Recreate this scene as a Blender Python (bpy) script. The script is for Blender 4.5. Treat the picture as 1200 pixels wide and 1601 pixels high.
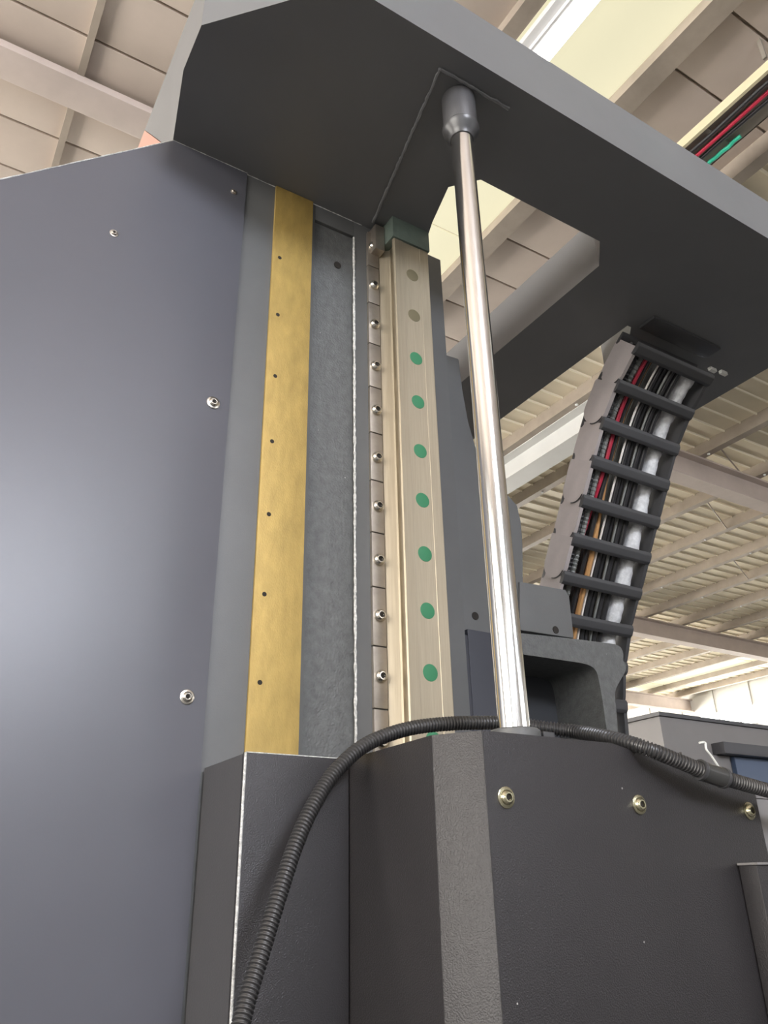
import bpy, bmesh, math, random
from mathutils import Vector, Matrix
random.seed(7)
for o in list(bpy.data.objects): bpy.data.objects.remove(o)
S = bpy.context.scene
COL = S.collection

# ------------------------------------------------------------------ camera
EYE = 1.6                                   # camera height above the hall floor
FPX, PITCH, ROLL, YAW = 1230.5, .447247, .0214536, 1.01335
_r0 = Vector((math.sin(YAW), -math.cos(YAW), 0)); _fh = Vector((math.cos(YAW), math.sin(YAW), 0))
FW = _fh*math.cos(PITCH) + Vector((0, 0, math.sin(PITCH)))
_dn = FW.cross(_r0)
RT = _r0*math.cos(ROLL) + _dn*math.sin(ROLL)
DN = _dn*math.cos(ROLL) - _r0*math.sin(ROLL)
cam = bpy.data.cameras.new('camera'); camo = bpy.data.objects.new('camera', cam); COL.objects.link(camo)
cam.sensor_fit = 'VERTICAL'; cam.sensor_height = 24; cam.lens = 24*FPX/1601; cam.clip_start = .02; cam.clip_end = 200
up = -DN
camo.matrix_world = Matrix(((RT.x, up.x, -FW.x, 0), (RT.y, up.y, -FW.y, 0), (RT.z, up.z, -FW.z, EYE), (0, 0, 0, 1)))
S.camera = camo

# ------------------------------------------------------------------ world and exposure
w = bpy.data.worlds.new('hall_daylight'); S.world = w; w.use_nodes = True
w.node_tree.nodes['Background'].inputs[0].default_value = (.80, .86, 1.0, 1)
w.node_tree.nodes['Background'].inputs[1].default_value = 1.0
S.view_settings.view_transform = 'Standard'; S.view_settings.look = 'None'
S.view_settings.gamma = 1; S.view_settings.use_curve_mapping = False
S.view_settings.exposure = 0.0
GATE_E = 3.9          # daylight in the panes of the near wall
HIGH_E = 54.0         # the high window that looks at the open sky
LEFT_E = 14.5         # daylight in the panes of the left wall
SKYLIGHT_E = .70
FAR_E = 26.0           # far end strip window, plus side windows added to brighten the roof      # daylight in the translucent roof strip
LAMP_E = 9.0

# ------------------------------------------------------------------ measuring helpers (pixel of the photo -> point on a real plane, z relative to the eye)
def ray(px, py): return FW*FPX + RT*(px-600) + DN*(py-800.5)
def at(px, py, ax, v):
    d = ray(px, py); return d*(v/d['xyz'.index(ax)])

# ------------------------------------------------------------------ materials
MATS = {}
def nt(name):
    m = bpy.data.materials.new(name); m.use_nodes = True
    return m, m.node_tree, m.node_tree.nodes['Principled BSDF']
def paint(name, col, rough=.45, metal=0., spec=.5, bump=0., bscale=300., var=.0, vscale=4., rvar=0., stretch=None, coat=0., specks=0.):
    m, t, b = nt(name)
    b.inputs['Base Color'].default_value = (*col, 1); b.inputs['Roughness'].default_value = rough
    b.inputs['Metallic'].default_value = metal; b.inputs['Specular IOR Level'].default_value = spec
    if coat: b.inputs['Coat Weight'].default_value = coat; b.inputs['Coat Roughness'].default_value = .2
    tc = t.nodes.new('ShaderNodeTexCoord'); mp = t.nodes.new('ShaderNodeMapping')
    t.links.new(tc.outputs['Object'], mp.inputs[0])
    if stretch: mp.inputs['Scale'].default_value = stretch
    if var or rvar:
        n = t.nodes.new('ShaderNodeTexNoise'); n.inputs['Scale'].default_value = vscale; n.inputs['Detail'].default_value = 8
        n.inputs['Roughness'].default_value = .62
        t.links.new(mp.outputs[0], n.inputs['Vector'])
        if var:
            r = t.nodes.new('ShaderNodeValToRGB')
            r.color_ramp.elements[0].position = .3; r.color_ramp.elements[1].position = .72
            r.color_ramp.elements[0].color = (*[c*(1-var) for c in col], 1); r.color_ramp.elements[1].color = (*[min(1, c*(1+var)) for c in col], 1)
            t.links.new(n.outputs[0], r.inputs[0]); t.links.new(r.outputs[0], b.inputs['Base Color'])
        if rvar:
            q = t.nodes.new('ShaderNodeMapRange'); q.inputs['To Min'].default_value = rough-rvar; q.inputs['To Max'].default_value = rough+rvar
            t.links.new(n.outputs[0], q.inputs[0]); t.links.new(q.outputs[0], b.inputs['Roughness'])
    if bump:
        n2 = t.nodes.new('ShaderNodeTexNoise'); n2.inputs['Scale'].default_value = bscale; n2.inputs['Detail'].default_value = 3
        t.links.new(mp.outputs[0], n2.inputs['Vector'])
        bm = t.nodes.new('ShaderNodeBump'); bm.inputs['Strength'].default_value = bump; bm.inputs['Distance'].default_value = .002
        t.links.new(n2.outputs[0], bm.inputs['Height']); t.links.new(bm.outputs[0], b.inputs['Normal'])
    if specks:
        v = t.nodes.new('ShaderNodeTexVoronoi'); v.inputs['Scale'].default_value = 34; t.links.new(tc.outputs['Object'], v.inputs['Vector'])
        lt = t.nodes.new('ShaderNodeMath'); lt.operation = 'LESS_THAN'; lt.inputs[1].default_value = .045; t.links.new(v.outputs['Distance'], lt.inputs[0])
        sp = t.nodes.new('ShaderNodeSeparateColor'); t.links.new(v.outputs['Color'], sp.inputs[0])
        l2 = t.nodes.new('ShaderNodeMath'); l2.operation = 'LESS_THAN'; l2.inputs[1].default_value = specks; t.links.new(sp.outputs[0], l2.inputs[0])
        mu = t.nodes.new('ShaderNodeMath'); mu.operation = 'MULTIPLY'; t.links.new(lt.outputs[0], mu.inputs[0]); t.links.new(l2.outputs[0], mu.inputs[1])
        mx = t.nodes.new('ShaderNodeMix'); mx.data_type = 'RGBA'; t.links.new(mu.outputs[0], mx.inputs[0]); mx.inputs[7].default_value = (.45, .44, .42, 1)
        src = b.inputs['Base Color'].links
        if src: t.links.new(src[0].from_socket, mx.inputs[6])
        else: mx.inputs[6].default_value = (*col, 1)
        t.links.new(mx.outputs[2], b.inputs['Base Color'])
    MATS[name] = m; return m
def emit(name, col, e):
    m, t, b = nt(name)
    b.inputs['Base Color'].default_value = (*[c*.3 for c in col], 1); b.inputs['Emission Color'].default_value = (*col, 1); b.inputs['Emission Strength'].default_value = e
    MATS[name] = m; return m
paint('grey_paint', (.102, .104, .103), .46, bump=.10, bscale=420, var=.10, vscale=5)
paint('cast_grey', (.100, .103, .101), .5, bump=.8, bscale=230, var=.25, vscale=60, specks=.25)
paint('panel_paint', (.092, .093, .108), .37, bump=.03, bscale=500, var=.05, vscale=3)
paint('beam_paint', (.148, .150, .154), .5, bump=.06, bscale=350, var=.06)
paint('guard_paint', (.022, .020, .021), .37, bump=.42, bscale=520, var=.10, vscale=9, specks=.10)
paint('side_grey', (.060, .059, .062), .5, bump=.15, bscale=420, var=.10, vscale=6)
paint('pale_edge', (.55, .55, .53), .55, bump=.9, bscale=420, var=.45, vscale=160)  # pale edge colour, shared by the chipped recess and the plain edge lines
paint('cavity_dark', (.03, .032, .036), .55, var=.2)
paint('brass_strip', (.38, .262, .078), .5, metal=.35, bump=.25, bscale=600, var=.17, vscale=55, stretch=(1, 1, .35))
paint('hole_dark', (.012, .009, .006), .8)
paint('rail_steel', (.41, .355, .265), .46, metal=.75, bump=.05, bscale=60, var=.10, vscale=35, rvar=.07, stretch=(9, 9, .25))
paint('rail_groove', (.34, .29, .21), .42, metal=.9, var=.35, vscale=24, stretch=(2, 2, .5))
paint('block_steel', (.40, .36, .31), .40, metal=.85, var=.14, vscale=30)
paint('bolt_steel', (.72, .69, .62), .25, metal=1.)
paint('zinc_bolt', (.66, .63, .45), .24, metal=1., var=.2, vscale=200)
paint('green_cap', (.025, .17, .075), .5)
paint('olive_cap', (.15, .13, .075), .5, metal=.4)
paint('green_block', (.10, .13, .11), .5, bump=.2, bscale=200, var=.25, vscale=18)
paint('chrome', (.90, .90, .89), .17, metal=1., rvar=.05, vscale=30, stretch=(3, 3, .4))
paint('black_steel', (.05, .05, .052), .36, spec=.6)
paint('hose_black', (.035, .034, .034), .36, spec=.7)
paint('clear_sleeve', (.05, .05, .048), .2)
paint('white_plastic', (.7, .7, .66), .4)
paint('chain_plastic', (.055, .055, .058), .45)
paint('chain_side_lit', (.40, .36, .35), .5, bump=.1, bscale=300, var=.08, vscale=20)  # side light put into the left plates' colour, paler than the chain plastic
for n, c, r, mt in (('cable_red', (.42, .02, .05), .4, 0), ('cable_orange', (.45, .17, .03), .4, 0), ('cable_copper', (.72, .40, .17), .3, .5), ('cable_black', (.018, .018, .02), .4, 0),
                    ('cable_grey', (.20, .21, .20), .45, 0), ('cable_white', (.72, .70, .66), .45, 0), ('cable_green', (.03, .45, .28), .4, 0)):
    paint(n, c, r, metal=mt)
paint('cable_sleeve', (.62, .63, .64), .55, bump=.8, bscale=160, var=.25, vscale=60)
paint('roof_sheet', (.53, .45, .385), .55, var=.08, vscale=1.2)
paint('rib_pale', (.88, .82, .66), .5)  # ribs drawn paler than the sheets
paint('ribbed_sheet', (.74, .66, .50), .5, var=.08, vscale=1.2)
paint('tray_edge', (.62, .56, .38), .45)
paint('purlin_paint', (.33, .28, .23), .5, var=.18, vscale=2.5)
paint('rafter_paint', (.48, .41, .37), .5, var=.10, vscale=2)
paint('wall_sheet', (.62, .62, .60), .55, var=.08, vscale=1)
paint('concrete', (.10, .098, .095), .6, var=.15, vscale=.7)
paint('wall_paint', (.24, .235, .23), .6, var=.06, vscale=.6)
paint('frame_white', (.7, .7, .7), .4)
paint('enclosure_grey', (.20, .19, .185), .4, var=.05)
paint('enclosure_dark', (.07, .07, .075), .4)
paint('slide_dark', (.035, .038, .05), .4)
paint('enclosure_blue', (.07, .10, .16), .35)
paint('pink_primer', (.42, .23, .18), .5)
paint('tray_steel', (.30, .27, .23), .45, metal=.3)
emit('window_gate', (.95, .96, 1.0), GATE_E)
emit('window_high', (.86, .90, 1.0), HIGH_E)
emit('window_left', (1.0, .95, .88), LEFT_E)
emit('window_far', (1.0, .96, .88), FAR_E)
emit('skylight', (1.0, .94, .66), SKYLIGHT_E)
emit('tube_glow', (1.0, .98, .93), LAMP_E)

# ------------------------------------------------------------------ mesh helpers: everything is given relative to the eye, EYE is added here
class MB:
    def __init__(s): s.v = []; s.f = []
    def add(s, vs, fs):
        k = len(s.v); s.v += [Vector(p) for p in vs]; s.f += [tuple(i+k for i in f) for f in fs]; return s
    def box(s, x0, x1, y0, y1, z0, z1):
        return s.add([(x0,y0,z0),(x1,y0,z0),(x1,y1,z0),(x0,y1,z0),(x0,y0,z1),(x1,y0,z1),(x1,y1,z1),(x0,y1,z1)],
                     [(0,3,2,1),(4,5,6,7),(0,1,5,4),(1,2,6,5),(2,3,7,6),(3,0,4,7)])
    def prism(s, poly, axis, a, b):
        """polygon in the two other axes (xy for z, xz for y, yz for x) drawn out from a to b"""
        def P(u, v, t): return {'z': (u, v, t), 'y': (u, t, v), 'x': (t, u, v)}[axis]
        n = len(poly)
        return s.add([P(u, v, a) for u, v in poly]+[P(u, v, b) for u, v in poly],
                     [tuple(range(n)), tuple(range(2*n-1, n-1, -1))]+[(i, i+n, (i+1) % n+n, (i+1) % n) for i in range(n)])
    def lathe(s, prof, c, ax, seg=24, ang=0.):
        """profile [(distance along ax, radius)] turned about ax through c"""
        ax = Vector(ax).normalized(); u = ax.orthogonal().normalized(); q = ax.cross(u); c = Vector(c)
        vs = []
        for d, r in prof:
            for i in range(seg):
                a = ang+2*math.pi*i/seg; vs.append(c+ax*d+(u*math.cos(a)+q*math.sin(a))*r)
        fs = []
        for k in range(len(prof)-1):
            for i in range(seg):
                j = (i+1) % seg; fs.append((k*seg+i, k*seg+j, (k+1)*seg+j, (k+1)*seg+i))
        fs.append(tuple(range(seg-1, -1, -1))); n = (len(prof)-1)*seg; fs.append(tuple(range(n, n+seg)))
        return s.add(vs, fs)
    def tube(s, pts, rad, seg=12):
        n = len(pts); T = []
        for i in range(n): T.append((Vector(pts[min(i+1, n-1)])-Vector(pts[max(i-1, 0)])).normalized())
        u = T[0].orthogonal().normalized(); vs = []
        for i in range(n):
            u = (u-T[i]*u.dot(T[i])).normalized(); q = T[i].cross(u)
            r = rad[i] if isinstance(rad, (list, tuple)) else rad
            for k in range(seg):
                a = 2*math.pi*k/seg; vs.append(Vector(pts[i])+(u*math.cos(a)+q*math.sin(a))*r)
        fs = []
        for i in range(n-1):
            for k in range(seg):
                j = (k+1) % seg; fs.append((i*seg+k, i*seg+j, (i+1)*seg+j, (i+1)*seg+k))
        fs.append(tuple(range(seg-1, -1, -1))); fs.append(tuple(range((n-1)*seg, n*seg)))
        return s.add(vs, fs)
    def build(s, name, mat, parent=None, bevel=0., smooth=False, seg=2, angle=35):
        lo = Vector((min(p.x for p in s.v), min(p.y for p in s.v), min(p.z for p in s.v)))
        hi = Vector((max(p.x for p in s.v), max(p.y for p in s.v), max(p.z for p in s.v)))
        c = (lo+hi)/2
        me = bpy.data.meshes.new(name); me.from_pydata([tuple(p-c) for p in s.v], [], s.f)
        bm = bmesh.new(); bm.from_mesh(me)
        bmesh.ops.recalc_face_normals(bm, faces=bm.faces)
        if bevel:
            es = [e for e in bm.edges if len(e.link_faces) == 2 and e.calc_face_angle(0) > math.radians(20)]
            bmesh.ops.bevel(bm, geom=es, offset=bevel, segments=seg, profile=.7, affect='EDGES', clamp_overlap=True)
        bm.to_mesh(me); bm.free()
        me.shade_smooth()
        me.set_sharp_from_angle(angle=math.radians(angle if (smooth or bevel) else 25))
        me.materials.append(MATS[mat])
        o = bpy.data.objects.new(name, me); COL.objects.link(o)
        o.location = c+Vector((0, 0, EYE)); adopt(o, parent)
        return o
def wloc(o):
    l = Vector((0, 0, 0))
    while o: l += o.location; o = o.parent
    return l
def adopt(o, parent):
    if parent: o.location = o.location-wloc(parent); o.parent = parent
def empty(name, x, y, z):
    o = bpy.data.objects.new(name, None); o.empty_display_size = .05; COL.objects.link(o); o.location = (x, y, z+EYE); return o
def tag(o, label=None, cat=None, group=None, kind=None):
    for k, v in (('label', label), ('category', cat), ('group', group), ('kind', kind)):
        if v: o[k] = v
    return o
def copy_to(src, delta, parent):
    """copy of a mesh object (world position of src + delta), under parent"""
    c = src.copy(); COL.objects.link(c); c.parent = None; c.location = wloc(src)+Vector(delta); adopt(c, parent)
    for ch in [k for k in bpy.data.objects if k.parent == src]: copy_to(ch, delta, c)
    return c
def spline(pts, n=8):
    """Catmull-Rom through the points"""
    P = [Vector(p) for p in pts]; P = [P[0]*2-P[1]]+P+[P[-1]*2-P[-2]]; out = []
    for i in range(1, len(P)-2):
        a, b, c, d = P[i-1:i+3]
        for k in range(n):
            t = k/n; out.append(.5*((2*b)+(c-a)*t+(2*a-5*b+4*c-d)*t*t+(3*b-a-3*c+d)*t**3))
    return out+[P[-2]]
def even(pts, step):
    out = [pts[0]]; acc = 0
    for a, b in zip(pts, pts[1:]):
        L = (b-a).length; s = step-acc
        while s <= L: out.append(a+(b-a)*(s/L)); s += step
        acc = L-(s-step)
    return out

FLOOR = -EYE
# ================================================================== the hall
ROOF = 6.0
fl = MB().box(-9, 24, -9, 24, FLOOR-.2, FLOOR).build('floor', 'concrete'); tag(fl, 'grey concrete floor of the workshop hall', 'floor', kind='structure')
ce = MB().box(-9, 24, -9, 24, ROOF+.06, ROOF+.16).build('ceiling', 'roof_sheet'); tag(ce, 'pale sheet metal roof of the hall seen from below', 'ceiling', kind='structure')
# long roof sheets running across the purlins, each with two downward ribs; gaps in x are left for the skylight strip
SKY0, SKY1 = 3.02, 4.12
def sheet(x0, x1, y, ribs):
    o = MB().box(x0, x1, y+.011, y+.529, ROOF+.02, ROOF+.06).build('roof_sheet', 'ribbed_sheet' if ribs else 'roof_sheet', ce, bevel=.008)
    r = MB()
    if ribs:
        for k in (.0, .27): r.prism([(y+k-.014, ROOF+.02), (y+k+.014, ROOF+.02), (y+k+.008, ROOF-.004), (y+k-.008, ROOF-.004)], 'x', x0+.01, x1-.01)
        r.build('sheet_rib', 'rib_pale', o)
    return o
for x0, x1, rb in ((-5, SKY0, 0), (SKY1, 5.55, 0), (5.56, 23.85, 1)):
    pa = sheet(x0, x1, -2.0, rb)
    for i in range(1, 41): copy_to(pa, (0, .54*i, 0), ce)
sk = MB().box(SKY0+.01, SKY1-.01, -1.99, 1.35, ROOF+.035, ROOF+.055).build('skylight_panel', 'skylight', ce)
for i in range(1, 6): copy_to(sk, (0, 3.36*i, 0), ce)
sk2 = MB().box(20.55, 21.70, 4.0, 7.3, ROOF-.03, ROOF-.008).build('skylight_panel', 'skylight', ce)
for i in range(1, 5): copy_to(sk2, (0, 3.36*i, 0), ce)
# purlins along y (channel with a lip) and rafters along x
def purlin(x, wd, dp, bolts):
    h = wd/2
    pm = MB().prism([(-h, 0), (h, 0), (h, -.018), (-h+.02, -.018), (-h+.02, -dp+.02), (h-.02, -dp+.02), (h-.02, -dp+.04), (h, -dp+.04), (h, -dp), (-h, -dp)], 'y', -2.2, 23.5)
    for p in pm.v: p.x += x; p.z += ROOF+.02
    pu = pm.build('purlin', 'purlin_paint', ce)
    if bolts:
        bo = MB().lathe([(0, .022), (.012, .022), (.02, .014)], (x, 4.0, ROOF+.02-dp), (0, 0, -1), 8).build('purlin_bolt', 'frame_white', pu)
        for k in range(1, 6): copy_to(bo, (0, 2.2*k, 0), pu)
    return pu
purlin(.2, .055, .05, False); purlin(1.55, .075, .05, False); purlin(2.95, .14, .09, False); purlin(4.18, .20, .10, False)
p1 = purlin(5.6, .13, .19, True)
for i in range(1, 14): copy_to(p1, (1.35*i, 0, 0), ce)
def rafter(x0, x1, y, z0, z1, wd):
    m = MB(); m.box(x0, x1, y-wd/2, y+wd/2, z0, z0+.03); m.box(x0, x1, y-wd/2, y+wd/2, z1-.03, z1); m.box(x0, x1, y-.015, y+.015, z0+.03, z1-.03)
    return m.build('rafter', 'rafter_paint', ce)
MB().box(-5, 2.88, 4.80, 5.10, ROOF-.10, ROOF-.02).build('rafter', 'rafter_paint', ce, bevel=.02)
rafter(8.0, 23.9, 6.45, ROOF-.60, ROOF-.17, .26)
rafter(8.0, 23.9, 12.4, ROOF-.60, ROOF-.17, .26)
rafter(8.0, 23.9, 18.2, ROOF-.60, ROOF-.17, .26)
m = MB(); m.box(7.0, 7.35, -2, 23.5, ROOF-.55, ROOF-.51); m.box(7.0, 7.35, -2, 23.5, ROOF-.18, ROOF-.14); m.box(7.16, 7.19, -2, 23.5, ROOF-.51, ROOF-.18)
m.build('girder', 'wall_sheet', ce)
# thin sag rods between purlins
for (xa, ya, xb, yb) in ((9.65, 6.0, 11.0, 6.5), (11.0, 7.3, 12.35, 7.9), (13.7, 8.8, 15.05, 9.4)):
    MB().tube([(xa, ya, ROOF-.16), (xb, yb, ROOF-.16)], .012, 6).build('sag_rod', 'purlin_paint', ce)
# walls
wf = MB().box(23.9, 24, -9, 24, FLOOR, ROOF+.06).build('wall_far', 'wall_sheet'); tag(wf, 'pale sheet wall closing the far end of the hall', 'wall', kind='structure')
def wall_with_holes(name, ax, c, t, lo, hi, holes, label):
    """wall slab at ax=c, thickness t, from lo to hi; holes = [(a0,a1,z0,z1)]"""
    m = MB(); cuts = sorted({lo, hi}|{h[0] for h in holes}|{h[1] for h in holes})
    for a, b in zip(cuts, cuts[1:]):
        zs = [(h[2], h[3]) for h in holes if h[0] <= a and h[1] >= b]
        z = FLOOR
        for z0, z1 in sorted(zs):
            if z0 > z: (m.box(c, c+t, a, b, z, z0) if ax == 'x' else m.box(a, b, c, c+t, z, z0))
            z = z1
        if z < ROOF+.06: (m.box(c, c+t, a, b, z, ROOF+.06) if ax == 'x' else m.box(a, b, c, c+t, z, ROOF+.06))
    o = m.build(name, 'wall_paint'); tag(o, label, 'wall', kind='structure')
    return o
WN = [0]
def window(ax, c, h, label, mat='window_gate', nx=4):
    WN[0] += 1; a0, a1, z0, z1 = h; e = empty('window_%d' % WN[0], *((c, (a0+a1)/2) if ax == 'x' else ((a0+a1)/2, c)), z0)
    tag(e, label, 'window', kind='structure')
    def bx(u0, u1, v0, v1, t0, t1): return MB().box(c+t0, c+t1, u0, u1, v0, v1) if ax == 'x' else MB().box(u0, u1, c+t0, c+t1, v0, v1)
    for k in range(nx):
        u0 = a0+(a1-a0)*k/nx; u1 = a0+(a1-a0)*(k+1)/nx
        bx(u0+.03, u1-.03, z0+.03, z1-.03, .02, .03).build('pane', mat, e)
    f = bx(a0, a1, z0, z0+.03, 0, .05); 
    f.v += bx(a0, a1, z1-.03, z1, 0, .05).v; f.f += [tuple(i+8 for i in q) for q in f.f[:6]]
    base = f.f[:6]
    for k in range(nx+1):
        u = a0+(a1-a0)*k/nx; u0, u1 = max(a0, u-.03), min(a1, u+.03); n = len(f.v)
        f.v += bx(u0, u1, z0+.03, z1-.03, 0, .05).v; f.f += [tuple(i+n for i in q) for q in base]
    f.build('window_frame', 'frame_white', e)
HB = [(-1.6, 1.6, 3.7, 5.7), (-8.2, -3.2, -.6, 3.0), (5.5, 10.5, 2.2, 4.2), (13.5, 19.5, 2.2, 4.2)]
wb = wall_with_holes('wall_back', 'y', -9, .1, -9, 24, HB, 'pale wall with tall windows at the near side of the hall')
window('y', -8.97, HB[0], 'high daylight window behind the machine aisle', 'window_high'); window('y', -8.97, HB[1], 'large glazed daylight gate at the hall corner', nx=5)
window('y', -8.97, HB[2], 'wide upper daylight window beside the high one'); window('y', -8.97, HB[3], 'last wide upper daylight window of the near wall')
HS = [(-6, 1, .0, 4.2), (4, 12, .6, 4.4), (14, 22, .6, 4.4)]
ws = wall_with_holes('wall_left', 'x', -9, .1, -8.9, 23.9, HS, 'pale left wall with three wide daylight windows')
for h, l in zip(HS, ('wide daylight window of the left wall nearest the corner', 'middle wide daylight window of the left wall', 'furthest wide daylight window of the left wall')): window('x', -8.97, h, l, 'window_left', nx=6)
HL = [(3, 9, .5, 4.6), (11, 16, .5, 4.6), (17.5, 22.5, .5, 4.6)]  # unseen windows added in this wall to brighten the far roof
wall_with_holes('wall_side', 'y', 23.8, .1, -8.9, 23.8, HL, 'plain pale wall with added windows along the far side of the hall')
for h, l in zip(HL, ('first unseen window added in the far side wall to brighten the roof', 'second unseen window added in the far side wall to brighten the roof', 'third unseen window added in the far side wall by the end wall to brighten the roof')): window('y', 23.82, h, l, 'window_far', nx=5)
# bright window strip on the far wall
pA = at(1095, 1128, 'x', 23.88); pB = at(1260, 1092, 'x', 23.88)
window('x', 23.84, (pB.y, pA.y, pA.z-.42, pA.z+.18), 'long bright window strip low on the far end wall', mat='window_far', nx=5)
g = MB()
for k in range(12): g.box(23.86, 23.9, 6+k*1.4, 6.05+k*1.4, FLOOR, ROOF)
g.build('wall_post', 'wall_sheet', wf)

# linear lamp under the skylight strip
la = empty('linear_lamp', 3.19, 2.0, ROOF-.18)
tag(la, 'long glowing tube lamp hung under the pale skylight strip', 'lamp')
MB().box(3.05, 3.33, .6, 2.93, ROOF-.12, ROOF-.06).build('lamp_housing', 'frame_white', la, bevel=.01)
MB().box(3.21, 3.31, .62, 2.91, ROOF-.17, ROOF-.12).build('tube', 'tube_glow', la, bevel=.02)
MB().box(3.12, 3.14, .62, 2.91, ROOF-.16, ROOF-.12).build('reflector_lip', 'frame_white', la)
for y in (.9, 2.6): MB().tube([(3.19, y, ROOF-.06), (3.19, y, ROOF+.03)], .01, 6).build('hanger', 'frame_white', la)
# cable tray with loose cables
tr = empty('cable_tray', 4.98, 0, ROOF-.3)
tag(tr, 'steel cable tray with a bright yellowish edge under the roof', 'cable tray')
MB().box(4.72, 5.10, -2, 2.95, ROOF-.33, ROOF-.32).build('tray_floor', 'tray_steel', tr)
MB().box(4.70, 4.73, -2, 2.95, ROOF-.36, ROOF-.27).build('tray_rim', 'tray_edge', tr)
MB().box(5.09, 5.10, -2, 2.95, ROOF-.33, ROOF-.24).build('tray_rim', 'tray_steel', tr)
for k in range(8): MB().box(4.73, 5.09, -1.8+k*.6, -1.76+k*.6, ROOF-.345, ROOF-.33).build('rung', 'tray_steel', tr)
for y in (-1.5, 1.8): MB().box(4.72, 4.74, y, y+.03, ROOF-.2, ROOF+.02).build('tray_hanger', 'tray_steel', tr)
for i, (x, mt, lb) in enumerate(((4.80, 'cable_black', 'black cable strung under the roof tray beside its pale edge'), (4.87, 'cable_red', 'thin red cable strung under the roof tray'), (4.93, 'cable_black', 'black cable strung under the roof tray between red and green'),
                            (5.03, 'cable_green', 'bright green cable strung along the roof tray outer side'))):
    y1 = 2.9; y0 = -1.9 if mt != 'cable_green' else 2.3
    pts = [(x+.01*math.sin(3*k+i), y0+(y1-y0)*k/10, ROOF-.365-.005*math.sin(2*k+i)) for k in range(11)]
    tag(MB().tube(pts, .018, 8).build('roof_cable', mt, None, smooth=True), lb, 'cable', 'cables of the roof tray')

# ================================================================== machine column
Y0 = 1.195; H = 1.418
col = empty('machine_column', .56, 1.55, FLOOR)
tag(col, 'tall grey machine column carrying a brass strip and a steel guide rail', 'machine column')
# casting body with recessed field right of the brass strip
RX0, RX1, RZ1, RD = .578, .679, 1.372, .010
XL, XR, YB = -.75, .927, 2.05
b = MB()
b.box(-.70, XR, Y0+RD, YB, FLOOR, 1.0)
b.add([], [])
b.prism([(-.70, 1.0), (-.176, 1.0), (.246, H), (XR, H), (XR, 1.0), (-.1, 1.0)], 'y', Y0+RD, YB)
body = b.build('casting_body', 'grey_paint', col)
fp = MB()
fp.box(.40, RX0, Y0, Y0+RD, FLOOR, H)
fp.box(RX1, .927, Y0, Y0+RD, FLOOR, H)
fp.box(RX0, RX1, Y0, Y0+RD, RZ1, H)
fp.build('front_face', 'grey_paint', col, bevel=.0015)
MB().box(RX0, RX1, Y0+RD-.002, Y0+RD, FLOOR, RZ1).build('recess_floor', 'cast_grey', col)
# chipped bright edge of the recess
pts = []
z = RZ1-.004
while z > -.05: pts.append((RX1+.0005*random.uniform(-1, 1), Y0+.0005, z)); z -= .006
MB().tube(pts, [random.uniform(.0016, .0034) for _ in pts], 6).build('pale_edge', 'pale_edge', col, smooth=True)
q = at(527, 415, 'y', Y0+.008)
MB().lathe([(0, .009), (.002, .009)], (q.x, Y0+RD-.002, q.z), (0, -1, 0), 14).build('threaded_hole', 'hole_dark', col)
# left sheet panel: top left corner cut at 45 degrees
pn = MB().prism([(-.75, FLOOR+.05), (.410, FLOOR+.05), (.410, 1.4175), (.246, 1.4175), (-.75, .450)], 'y', Y0-.004, Y0+RD)
panel = pn.build('side_panel', 'panel_paint', col, bevel=.0012)
panel['label'] = 'large smooth blue-grey sheet panel with a slanted top edge'
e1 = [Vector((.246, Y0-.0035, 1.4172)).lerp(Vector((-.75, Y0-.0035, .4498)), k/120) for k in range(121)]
MB().tube(e1, [random.uniform(.0009, .0019) for _ in e1], 6).build('edge_line', 'pale_edge', panel, smooth=True)  # thin pale lines laid along the top edges of panel and column
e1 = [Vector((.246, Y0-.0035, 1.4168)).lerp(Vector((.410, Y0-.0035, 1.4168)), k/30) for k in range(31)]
MB().tube(e1, [random.uniform(.0006, .0014) for _ in e1], 6).build('edge_line', 'pale_edge', panel, smooth=True)
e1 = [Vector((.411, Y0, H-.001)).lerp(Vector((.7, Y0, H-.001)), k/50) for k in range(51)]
MB().tube(e1, [random.uniform(.0005, .0014) for _ in e1], 6).build('edge_line', 'pale_edge', col, smooth=True)
def bolt(c, r, parent, mat='bolt_steel', washer=True, name='bolt'):
    """socket button screw looking along -y"""
    c = Vector(c); m = MB()
    if washer: m.lathe([(0, r), (r*.14, r), (r*.18, r*.92)], c, (0, -1, 0), 20)
    m.lathe([(0, r*.72), (r*.22, r*.72), (r*.42, r*.64), (r*.56, r*.46), (r*.56, r*.34), (r*.34, r*.33)], c, (0, -1, 0), 18)
    o = m.build(name, mat, parent, smooth=True)
    MB().lathe([(0, r*.34), (.0005, r*.33)], c+Vector((0, -r*.345, 0)), (0, -1, 0), 6).build('hex_socket', 'hole_dark', o)
    return o
for px, py, r in ((365, 300, .0068), (333, 630, .0125), (292, 1090, .0115), (178, 365, .008)):
    p = at(px, py, 'y', Y0-.004); bolt((p.x, Y0-.004, p.z), r, panel, name='panel_screw', mat='block_steel' if r < .011 else 'bolt_steel')
# brass coloured strip
sx0, sx1 = at(432, 290, 'y', Y0-.006).x, at(489.5, 317, 'y', Y0-.006).x
strip = MB().box(sx0, sx1, Y0-.006, Y0, FLOOR+.6, H-.0015).build('brass_strip', 'brass_strip', col, bevel=.0012)
strip['label'] = 'long golden brass strip with a row of small holes'
for px, py in ((437, 403), (434, 492), (430, 588), (425, 690), (420, 804), (413, 929), (406, 1067)):
    p = at(px, py, 'y', Y0-.006); MB().lathe([(0, .0042), (.0006, .0042)], (p.x, Y0-.006, p.z), (0, -1, 0), 12).build('screw_hole', 'hole_dark', strip)
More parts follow.
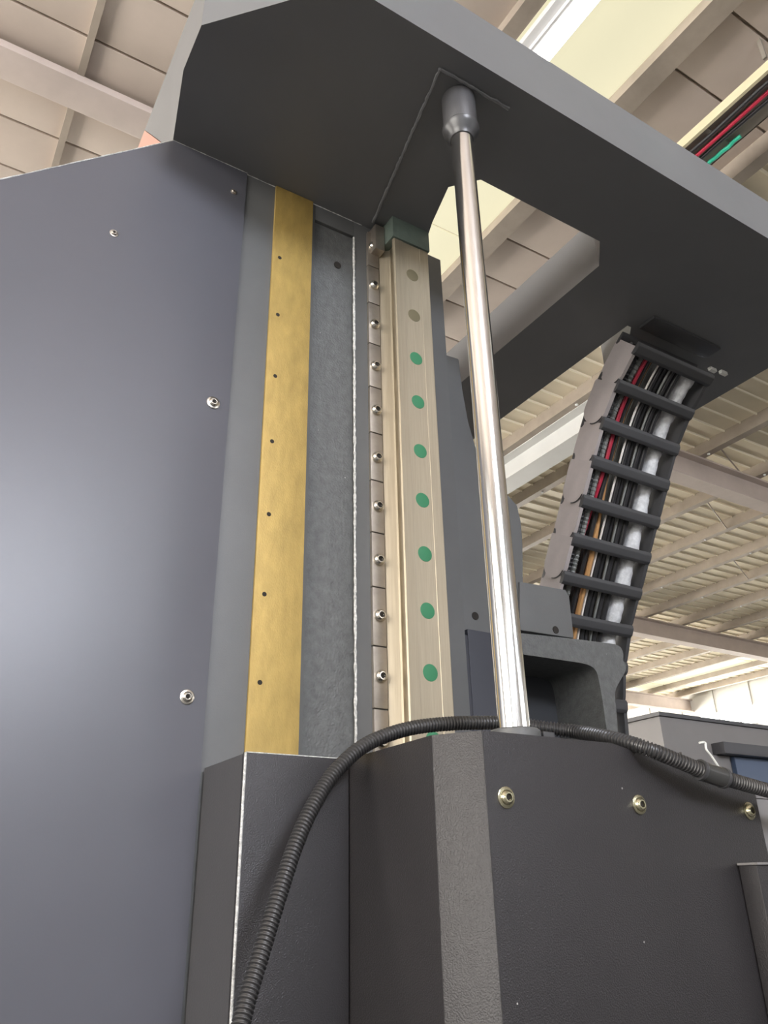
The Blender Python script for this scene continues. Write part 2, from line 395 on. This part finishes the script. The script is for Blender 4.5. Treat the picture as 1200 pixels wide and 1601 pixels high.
# clamp blocks beside the rail
KX0, KX1, KY = .7115, .7400, Y0-.008
gaps = [at(590, y, 'y', KY).z for y in (367, 420, 477, 540, 607, 678, 752, 833, 918, 1010, 1108)]+[at(592, 1215, 'y', KY).z]
gaps[0] = min(gaps[0], H-.02)
bpx = [(585, 387), (585, 447), (586, 508), (587, 573), (588, 642), (590, 716), (591, 792), (593, 876), (595, 963), (597, 1058), (598, 1160)]
for i in range(11):
    blk = MB().box(KX0, KX1, KY, Y0, gaps[i+1]+.0012, gaps[i]-.0012).build('clamp_block', 'block_steel', col, bevel=.0012)
    p = at(*bpx[i], 'y', KY); bolt(((KX0+KX1)/2, KY, p.z), .0165, blk, washer=False, name='clamp_screw')
# guide rail
RY = 1.135; RZT = 1.352; RZB = -1.2
rail = MB().prism([(.7425, Y0), (.7425, 1.190), (.7610, 1.176), (.7630, 1.172), (.7630, 1.152), (.7500, 1.143), (.7500, 1.1375), (.7525, RY), (.7745, RY), (.7752, RY+.0008), (.8202, RY+.0008), (.821, RY), (.8435, RY), (.846, 1.1375), (.846, 1.143), (.836, 1.152), (.836, 1.166), (.840, 1.170), (.853, 1.188), (.853, Y0)], 'z', RZB, RZT).build('guide_rail', 'rail_steel', col)
rail['label'] = 'polished steel linear guide rail with green hole caps'
MB().box(.7626, .7632, 1.153, 1.171, RZB, RZT).build('rail_groove', 'rail_groove', rail)
for i, (px, py) in enumerate(((644, 430), (647, 493), (650, 560), (653, 628), (657, 705), (661, 782), (665, 866), (670, 955), (675, 1052), (681, 1158))):
    p = at(px, py, 'y', RY)
    c = MB().lathe([(0, .0158), (.0008, .0156), (.001, .0145)], (.7977, RY+.0008, p.z), (0, -1, 0), 24).build('hole_cap', 'green_cap' if i > 1 else 'olive_cap', rail)
cap = MB().box(.7455, .8475, RY-.004, Y0, RZT+.0008, H-.001).build('rail_end_block', 'green_block', col, bevel=.002)
cap['label'] = 'dull green stop block at the top of the rail'
MB().box(.7195, .7440, RY+.03, Y0, RZT-.02, H-.012).build('rail_end_plate', 'block_steel', col, bevel=.0015)

# ================================================================== top frame
TT = 1.5715
tf = empty('machine_top_frame', 1.1, 1.1, H)
tag(tf, 'massive dark grey top frame spanning overhead with a large square opening', 'machine frame')
outer = [(.213, 1.03), (.213, .929), (.404, .731), (2.062, .731), (2.062, 1.38), (1.70, 1.38), (1.645, 1.25), (1.545, 1.14), (1.531, 1.14), (1.531, 2.6), (.246, 2.6), (.246, 1.198)]
hole = [(.812, 1.0), (.862, .947), (1.228, .947), (1.288, 1.009), (1.288, 2.35), (.905, 2.35), (.86, 1.18)]
bm = MB()
def ring_prism(m, outer, hole, z0, z1):
    """flat ring between two outlines, triangulated by bmesh"""
    b = bmesh.new()
    vo = [b.verts.new((x, y, z0)) for x, y in outer]; vh = [b.verts.new((x, y, z0)) for x, y in hole]
    es = [b.edges.new((vo[i], vo[(i+1) % len(vo)])) for i in range(len(vo))]+[b.edges.new((vh[i], vh[(i+1) % len(vh)])) for i in range(len(vh))]
    bmesh.ops.triangle_fill(b, use_beauty=True, edges=es)
    b.verts.index_update(); V = [v.co.copy() for v in b.verts]; F = [tuple(v.index for v in f.verts) for f in b.faces]; b.free()
    n = len(V); m.add([*V]+[Vector((p.x, p.y, z1)) for p in V], F+[tuple(i+n for i in reversed(f)) for f in F])
    a = len(outer); k = len(m.v)-2*n
    for s0, c in ((0, a), (a, len(hole))):
        for i in range(c):
            p, q = k+s0+i, k+s0+(i+1) % c; m.f.append((p, q, q+n, p+n))
ring_prism(bm, outer, hole, H, TT)
bm.build('frame_body', 'beam_paint', tf)
# raised side cheek and primer patch at the left end
c1 = at(248, 225, 'x', .225)
def leaning(name, lo_, hi_, mat):
    """wall between a lower and an upper polyline, 25 mm thick towards +x"""
    n = len(lo_); v = lo_+hi_; v = v+[(x+.025, y, z) for x, y, z in v]; f = []
    for i in range(n-1): f += [(i, i+1, n+i+1, n+i), (2*n+i, 3*n+i, 3*n+i+1, 2*n+i+1), (i, 2*n+i, 2*n+i+1, i+1), (n+i, n+i+1, 3*n+i+1, 3*n+i)]
    f += [(0, n, 3*n, 2*n), (n-1, 3*n-1, 4*n-1, 2*n-1)]
    return MB().add(v, f).build(name, mat, tf)
leaning('side_cheek', [(.2125, .929, H), (.2125, 1.03, H), (.2455, 1.197, H), (.2455, 1.215, H)], [(.2125, .929, 1.611), (.2125, 1.03, 1.611), (.2125, 1.20, 1.611), (.2125, 1.36, 1.611)], 'beam_paint')
leaning('primer_patch', [(.2455, 1.217, H), (.2455, 2.5, H)], [(.2125, 1.362, 1.611), (.2125, 2.5, 1.611)], 'pink_primer')
# mounting plate of the cylinder, welded on
mp = MB().prism([(.632, .776), (.80, .776), (.80, 1.0), (.85, 1.135), (.717, 1.171)], 'z', H-.004, H).build('mounting_plate', 'beam_paint', tf)
wpts = [Vector((.632, .776, H-.004)).lerp(Vector((.717, 1.171, H-.004)), k/60)+Vector((random.uniform(-.001, .001), 0, 0)) for k in range(61)]
MB().tube(wpts, [random.uniform(.003, .0045) for _ in wpts], 6).build('weld_bead', 'beam_paint', tf, smooth=True)
wpts = [Vector((.632+.168*k/25, .776+random.uniform(-.001, .001), H-.004)) for k in range(26)]
MB().tube(wpts, [random.uniform(.0025, .004) for _ in wpts], 6).build('weld_bead', 'beam_paint', tf, smooth=True)

# ================================================================== cylinder rod
RODX, RODY = .7005, .8115
cy = empty('cylinder_rod', RODX, RODY, .1)
tag(cy, 'shiny chrome cylinder rod standing upright under the dark top frame', 'cylinder rod')
MB().lathe([(0, .0208), (1.141, .0208)], (RODX, RODY, .1735), (0, 0, 1), 40).build('rod', 'chrome', cy, smooth=True)
MB().lathe([(0, .030), (.006, .033), (.05, .033), (.084, .033)], (RODX, RODY, H-.004-.084), (0, 0, 1), 36).build('gland_head', 'side_grey', cy, smooth=True)
MB().lathe([(0, .0225), (.012, .026), (.02, .034), (.030, .036), (.034, .0335)], (RODX, RODY, H-.004-.116), (0, 0, 1), 36).build('gland_nut', 'black_steel', cy, smooth=True)

# ================================================================== lower guards
k = .172/.185
ZT = .172
lg = empty('lower_guard', .8, .95, FLOOR)
tag(lg, 'dark rough-painted guard box with three bolts and a pale slanted corner', 'guard')
GX, GY, GC = .6185*k, .826*k, .884*k
GX2 = .658*k
GE = at(1186, 1268, 'y', GY).x; GB = at(1188, 1240, 'y', GY).z; GS = at(955, 1160, 'y', GY).x
YBK = 1.03
def skin(name, poly, t0, t1, axis, mat, parent, bevel=.002): return MB().prism(poly, axis, t0, t1).build(name, mat, parent, bevel=bevel)
front = MB().prism([(GX2, FLOOR), (GE, FLOOR), (GE, GB), (GS, ZT), (GX2, ZT)], 'y', GY, GY+.012).build('front_panel', 'guard_paint', lg, bevel=.0012)
ch = MB().prism([(GX, GC), (GX2, GY), (GX2, GY+.017), (GX+.012, GC+.006)], 'z', FLOOR, ZT).build('bevel_panel', 'guard_paint', lg, bevel=.0015)
sd = MB().box(GX, GX+.012, GC, 1.19, FLOOR, ZT).build('left_panel', 'guard_paint', lg, bevel=.0012)
top = MB().prism([(GX+.01, GC+.01), (GX2+.002, GY+.01), (GS, GY+.01), (GS, 1.12), (GX+.01, 1.12)], 'z', ZT-.012, ZT-.001).build('top_panel', 'guard_paint', lg)
slope = MB().prism([(GS, ZT-.012), (GE, GB-.012), (GE, GB-.001), (GS, ZT-.001)], 'y', GY+.012, 1.12).build('sloped_top_panel', 'guard_paint', lg)
for px, py in ((790, 1247), (998, 1258), (1170, 1268)):
    p = at(px, py, 'y', GY); bolt((p.x, GY, p.z), .0125, front, 'zinc_bolt', name='guard_bolt')
MB().lathe([(0, .034), (.011, .034), (.013, .032)], (RODX, RODY, ZT), (0, 0, 1), 30).build('rod_collar', 'grey_paint', cy, smooth=True)
MB().box(RODX+.032, RODX+.052, RODY-.02, RODY+.02, ZT, ZT+.012).build('collar_clamp', 'black_steel', cy, bevel=.002)
lc = empty('left_guard', .5, 1.1, FLOOR)
tag(lc, 'narrow dark guard box with a pale edge under the brass strip', 'guard')
lx = at(383, 1175, 'y', YBK).x; lz = at(383, 1175, 'y', YBK).z
MB().box(lx, GX-.0015, YBK, YBK+.008, FLOOR, lz).build('front_panel', 'guard_paint', lc, bevel=.0015)
MB().box(lx, lx+.008, YBK+.008, Y0-.008, FLOOR, lz-.002).build('side_panel', 'side_grey', lc)
MB().box(lx+.008, GX-.0015, YBK+.008, Y0-.008, lz-.012, lz-.002).build('top_panel', 'guard_paint', lc)
MB().tube([(lx+.0012, YBK+.0008, FLOOR+.02), (lx+.0012, YBK+.0008, lz-.001)], .0020, 8).build('edge_line', 'pale_edge', lc, smooth=True)
MB().tube([(lx+.002, YBK+.0012, lz-.0006), (GX-.003, YBK+.0012, lz-.0006)], .0012, 8).build('edge_line', 'pale_edge', lc, smooth=True)
# neighbouring pieces at the right edge of the guard
p = at(1182, 1352, 'y', GY-.03)
sb = empty('side_box', p.x+.1, GY-.02, FLOOR); tag(sb, 'small dark box in front of the guard at the right', 'guard')
MB().box(p.x, p.x+.30, GY-.03, GY-.001, FLOOR, p.z).build('box_shell', 'guard_paint', sb, bevel=.003)
MB().box(p.x-.002, p.x+.30, GY-.033, GY-.001, p.z, p.z+.003).build('box_lid', 'enclosure_grey', sb)
pt = empty('grey_post', GE+.12, GY+.08, FLOOR); tag(pt, 'pale grey post just right of the last guard bolt', 'post')
MB().box(GE+.004, GE+.22, GY+.02, GY+.16, FLOOR, GB-.005).build('post_shell', 'enclosure_grey', pt, bevel=.004)
MB().box(GE+.002, GE+.222, GY+.018, GY+.162, GB-.005, GB+.001).build('post_cap', 'enclosure_grey', pt, bevel=.002)

# ================================================================== crossbeam casting on the right
CY = 1.3
cb = empty('crossbeam_casting', 1.2, 1.42, FLOOR)
tag(cb, 'grey ribbed machine casting with a rounded dark pocket behind the rod', 'casting')
def onC(pts, y=CY): return [(at(px, py, 'y', y).x, at(px, py, 'y', y).z) for px, py in pts]
tower = onC([(698, 555), (717, 561), (723, 610), (732, 660), (748, 715), (792, 772), (808, 790), (814, 815), (817, 850), (818, 986), (784, 990), (784, 1130), (690, 1130)])
tower = tower[:-2]+[(tower[-3][0], FLOOR), (.94, FLOOR), (.94, tower[0][1])]
MB().prism(tower, 'y', CY, CY+.3).build('tower', 'grey_paint', cb, bevel=.004)
blk = onC([(812, 909), (884, 922), (890, 935), (897, 998), (812, 985)], CY-.006)
MB().prism(blk, 'y', CY-.006, CY+.24).build('upper_block', 'grey_paint', cb, bevel=.004)
for px, py in ((868, 985), (745, 962)):
    p = at(px, py, 'y', CY-.006); MB().lathe([(0, .009), (.0015, .009)], (p.x, (CY-.006 if px > 800 else CY), p.z), (0, -1, 0), 14).build('bolt_hole', 'hole_dark', cb)
def smooth_poly(pts, n=4):
    P = [Vector((a, b, 0)) for a, b in pts]; s = spline(P, n); return [(p.x, p.y) for p in s]
# pocketed bracket: outer outline minus the pocket, as a C shaped wall with a back plate
out = onC([(790, 990)])+onC([(893, 1001)])+smooth_poly(onC([(955, 1009), (964, 1014), (968, 1024), (968, 1034), (972, 1042), (971, 1052), (963, 1066), (956, 1080), (955, 1094), (957, 1112), (959, 1145)]))
inn = smooth_poly(onC([(943, 1150), (936, 1100), (930, 1066), (925, 1050), (915, 1042), (900, 1038)]))+onC([(790, 1022)])
MB().prism(out+[(out[-1][0], FLOOR+.9), (inn[0][0], FLOOR+.9)]+inn, 'y', CY-.012, CY+.22).build('pocket_wall', 'cast_grey', cb, smooth=True)
ib = onC([(790, 1012), (948, 1030), (950, 1150), (790, 1150)], CY+.2)
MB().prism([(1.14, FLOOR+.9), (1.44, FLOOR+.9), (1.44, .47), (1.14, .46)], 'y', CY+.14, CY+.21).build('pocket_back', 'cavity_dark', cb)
p0 = at(705, 990, 'y', 1.22); p1 = at(731, 992, 'y', 1.22)
MB().box(.932, at(731, 992, 'y', 1.235).x, 1.235, CY, FLOOR+.9, at(716, 990, 'y', 1.235).z).build('slide_block', 'slide_dark', cb, bevel=.003)
MB().box(at(731, 992, 'y', 1.27).x, at(790, 992, 'y', 1.27).x, 1.27, CY, FLOOR+.9, at(731, 983, 'y', 1.27).z).build('slide_block', 'slide_dark', cb, bevel=.003)
MB().box(.94, 1.5, CY+.02, CY+.3, FLOOR, FLOOR+.9).build('casting_foot', 'grey_paint', cb)

# ================================================================== cable chain
CX0, CX1 = 1.54, 1.862
fr = [(1.128, 1.345), (1.160, 1.322), (1.206, 1.282), (1.262, 1.225), (1.316, 1.144), (1.366, 1.060), (1.418, .970), (1.470, .880), (1.522, .790), (1.572, .700), (1.612, .605), (1.636, .505), (1.648, .40), (1.65, .29)]
path = even(spline([Vector((0, a, b_)) for a, b_ in fr], 10), .004)
def frame_at(s):
    i = max(1, min(len(path)-2, int(round(s/.004)))); t = (path[i+1]-path[i-1]).normalized(); return path[i], t, Vector((0, -t.z, t.y))     # back-facing normal
total = .004*(len(path)-1); PITCHC = .113; TH = .088
cc = empty('cable_chain', 1.7, 1.35, .5)
tag(cc, 'black cable drag chain with crossbars curving down from the top frame', 'cable chain')
nl = int(total/PITCHC)
S0 = .004
def link_plate(x0, x1, s, first):
    p, t, n = frame_at(s+PITCHC*.5); m = MB(); c = p+n*(TH/2); hl = PITCHC/2; hw = TH/2
    prof = [(-hl, -hw), (hl*.55, -hw)]
    for a in range(-75, 76, 15): prof.append((hl*.55+math.cos(math.radians(a))*hl*.72, math.sin(math.radians(a))*hw))
    prof += [(hl*.55, hw), (-hl, hw)]
    A = [c+t*u+n*v for u, v in prof]; N = len(A)
    m.add([Vector((x0, a.y, a.z)) for a in A]+[Vector((x1, a.y, a.z)) for a in A], [tuple(range(N)), tuple(range(2*N-1, N-1, -1))]+[(i, i+N, (i+1) % N+N, (i+1) % N) for i in range(N)])
    return m
for i in range(nl):
    s = S0+i*PITCHC
    if s+PITCHC > total-.03: break
    off = .0035*(nl-i)/nl+.0005
    # each plate laps over the next one: the outer face steps in a little, so the round ends show
    e = link_plate(CX0+(.0 if i % 2 else .003), CX0+.014, s, i).build('chain_link', 'chain_side_lit', cc)
    link_plate(CX1-.014, CX1-(.0 if i % 2 else .003), s, i).build('link_plate', 'chain_plastic', e)
    p, t, n = frame_at(s+PITCHC*.5); c = p+n*(TH/2)
    arc = [Vector((CX0-.0005, 0, 0))+c+t*(PITCHC*.275+math.cos(math.radians(a))*PITCHC*.36)+n*(-math.sin(math.radians(a))*TH*.47) for a in range(5, 76, 7)]
    for a in arc: a.x = CX0+(-.0005 if i % 2 else .0025)
    MB().tube(arc, .0017, 6).build('link_joint', 'cable_black', e, smooth=True)
    p, t, n = frame_at(s+.003)
    for v0, v1, nm in ((-.006, .008, 'crossbar'), (TH-.012, TH-.001, 'rear_crossbar')):
        m = MB(); pr = [(-.019, v0+.005), (-.010, v0), (.010, v0), (.019, v0+.005), (.019, v1), (-.019, v1)]
        A = [p+t*u+n*v for u, v in pr]; N = len(A)
        m.add([Vector((CX0+.002, a.y, a.z)) for a in A]+[Vector((CX1-.002, a.y, a.z)) for a in A], [tuple(range(N)), tuple(range(2*N-1, N-1, -1))]+[(j, j+N, (j+1) % N+N, (j+1) % N) for j in range(N)])
        m.build(nm, 'chain_plastic', e, bevel=.002)
MB().box(CX0+.02, CX1-.02, 1.07, 1.125, H-.010, H-.0005).build('end_bracket', 'black_steel', cc, bevel=.003)
# cables inside the chain, each a thing of its own
cabs = [(1.573, .022, .009, 'cable_black', 'black corrugated cable along the left side inside the drag chain', 1), (1.594, .022, .0075, 'cable_grey', 'grey ribbed cable second from the left inside the drag chain', 1),
        (1.612, .019, .006, 'cable_red', 'bright red cable inside the drag chain', 0), (1.629, .024, .007, 'cable_black', 'black cable between the red and copper ones in the drag chain', 0),
        (1.648, .019, .008, 'cable_copper', 'copper coloured cable near the middle of the drag chain', 0), (1.663, .018, .0032, 'cable_white', 'thin white cable beside the copper one inside the drag chain', 0),
        (1.679, .022, .008, 'cable_black', 'smooth black cable right of the thin white one in the drag chain', 0), (1.698, .026, .0075, 'cable_black', 'black cable left of the thin grey one in the drag chain', 0),
        (1.713, .019, .0034, 'cable_grey', 'thin grey cable between two black ones in the drag chain', 0),
        (1.729, .024, .009, 'cable_black', 'thick black cable second from the pale sleeve in the drag chain', 0), (1.752, .024, .009, 'cable_black', 'black cable right beside the pale sleeve in the drag chain', 0),
        (1.805, .040, .026, 'cable_sleeve', 'thick pale wrapped sleeve along the right side inside the drag chain', 2)]
for x_, m_ in ((1.576, 'cable_black'), (1.599, 'cable_black'), (1.622, 'cable_orange'), (1.645, 'cable_black'), (1.668, 'cable_black'), (1.691, 'cable_grey'), (1.714, 'cable_black'), (1.737, 'cable_black'), (1.759, 'cable_black')):
    cabs.append((x_, .064, .0090, m_, {'cable_orange': 'orange cable in the rear layer of the drag chain', 'cable_grey': 'grey cable in the rear layer of the drag chain'}.get(m_, 'black cable in the rear layer of the drag chain'), 0))
for i, (x, dv, r, mt, lb, kd) in enumerate(cabs):
    pts = []; rad = []
    nS = 400 if kd == 1 else 110
    for j in range(nS+1):
        s = .004+(total-.03)*j/nS; p, t, n = frame_at(s)
        wx = .003*math.sin(s*7+x*9); wv = .002*math.sin(s*9+x*20)
        d2 = dv
        if mt in ('cable_red', 'cable_copper'): u = min(1, max(0, (s/total-.30)/.2)); d2 = dv+.024*(u if mt == 'cable_red' else 1-u)
        pts.append(Vector((x+wx, 0, 0))+Vector((0, p.y, p.z))+n*(d2+wv))
        rad.append(r*(1+(.14 if j % 2 else -.1)) if kd == 1 else r*(1+(.07*math.sin(s*60)+.04*math.sin(s*171+1) if kd == 2 else 0)))
    tag(MB().tube(pts, rad, 8 if kd != 2 else 14).build('chain_cable', mt, None, smooth=True), lb, 'cable', 'cables inside the drag chain')
# spare white connector under the frame
wc = empty('cable_clip', 1.9, 1.14, H); tag(wc, 'small white cable clip under the top frame beside the chain', 'clip')
for px, py, a in ((1113, 578, .4), (1130, 583, -.5)):
    p = at(px, py, 'z', H-.006); MB().box(p.x-.014, p.x+.014, p.y-.006, p.y+.006, H-.012, H-.0005).build('clip_half', 'white_plastic', wc, bevel=.002)

# ================================================================== corrugated conduit
hp = [(368, 1640, .885), (384, 1570, .90), (408, 1490, .915), (434, 1405, .93), (462, 1320, .945), (488, 1262, .955), (520, 1211, .965), (560, 1172, .97), (600, 1151, .97), (650, 1137, .965), (710, 1131, .955), (760, 1130, .945), (802, 1131, .93), (850, 1138, .90), (900, 1144, .865),
      (955, 1154, .80), (1010, 1170, .752), (1060, 1190, .738), (1105, 1208, .732), (1150, 1222, .728), (1215, 1240, .724), (1300, 1262, .72)]
hpts = even(spline([at(px, py, 'y', y) for px, py, y in hp], 12), .00125)
co = empty('corrugated_conduit', *hpts[0][:2], hpts[0][2]-.05)
tag(co, 'black corrugated conduit looping over the guard and behind the rod', 'conduit')
MB().tube(hpts, [.0095*(1+(.10, .10, -.13, -.13)[i % 4]) for i in range(len(hpts))], 14).build('hose', 'hose_black', co, smooth=True)
def near(px, py):
    d = ray(px, py).normalized(); return min(range(len(hpts)), key=lambda i: (hpts[i]-d*hpts[i].dot(d)).length)
i0, i1 = near(1092, 1205), near(1132, 1219)
MB().tube(hpts[i0:i1], [.0135 if 3 < i < i1-i0-4 else .0118 for i in range(i1-i0)], 18).build('sleeve', 'clear_sleeve', co, smooth=True)
for a in (i0+2, i1-3):
    MB().tube(hpts[a-2:a+3], .0144, 18).build('sleeve_ring', 'black_steel', co, smooth=True)
h = hpts[i1-6]; tl = spline([h+Vector((0, 0, .013)), h+Vector((-.012, 0, .028)), h+Vector((-.02, 0, .036)), h+Vector((-.02, 0, .045)), h+Vector((-.032, 0, .044))], 5)
MB().tube(tl, .0016, 6).build('tie_tail', 'white_plastic', co, smooth=True)

# ================================================================== neighbouring machine in the background
c0 = at(1030, 1119, 'x', 3.4)
nm = empty('machine_enclosure', 4.8, c0.y+1.3, FLOOR)
tag(nm, 'grey sheet metal machine enclosure standing far behind the conduit', 'machine enclosure')
MB().prism([(c0.y, FLOOR), (c0.y+2.6, FLOOR), (c0.y+2.6, c0.z), (c0.y, c0.z)], 'x', 3.4, 6.4).build('shell', 'enclosure_grey', nm, bevel=.01)
MB().box(3.39, 6.41, c0.y-.01, c0.y+2.61, c0.z, c0.z+.02).build('roof_lid', 'enclosure_dark', nm)
a = at(1130, 1159, 'y', c0.y-.08); b_ = at(1165, 1180, 'y', c0.y-.1)
MB().box(a.x, 6.38, c0.y-.08, c0.y-.001, a.z-.06, a.z).build('ledge', 'enclosure_dark', nm, bevel=.005)
MB().box(b_.x, 6.36, c0.y-.03, c0.y-.001, FLOOR+.3, a.z-.062).build('blue_panel', 'enclosure_blue', nm, bevel=.005)
MB().box(3.5, b_.x-.03, c0.y-.02, c0.y-.001, FLOOR+.3, a.z-.062).build('door_panel', 'enclosure_grey', nm, bevel=.005)
MB().box(b_.x-.16, b_.x-.13, c0.y-.05, c0.y-.02, -.5, -.2).build('door_handle', 'enclosure_dark', nm, bevel=.004)
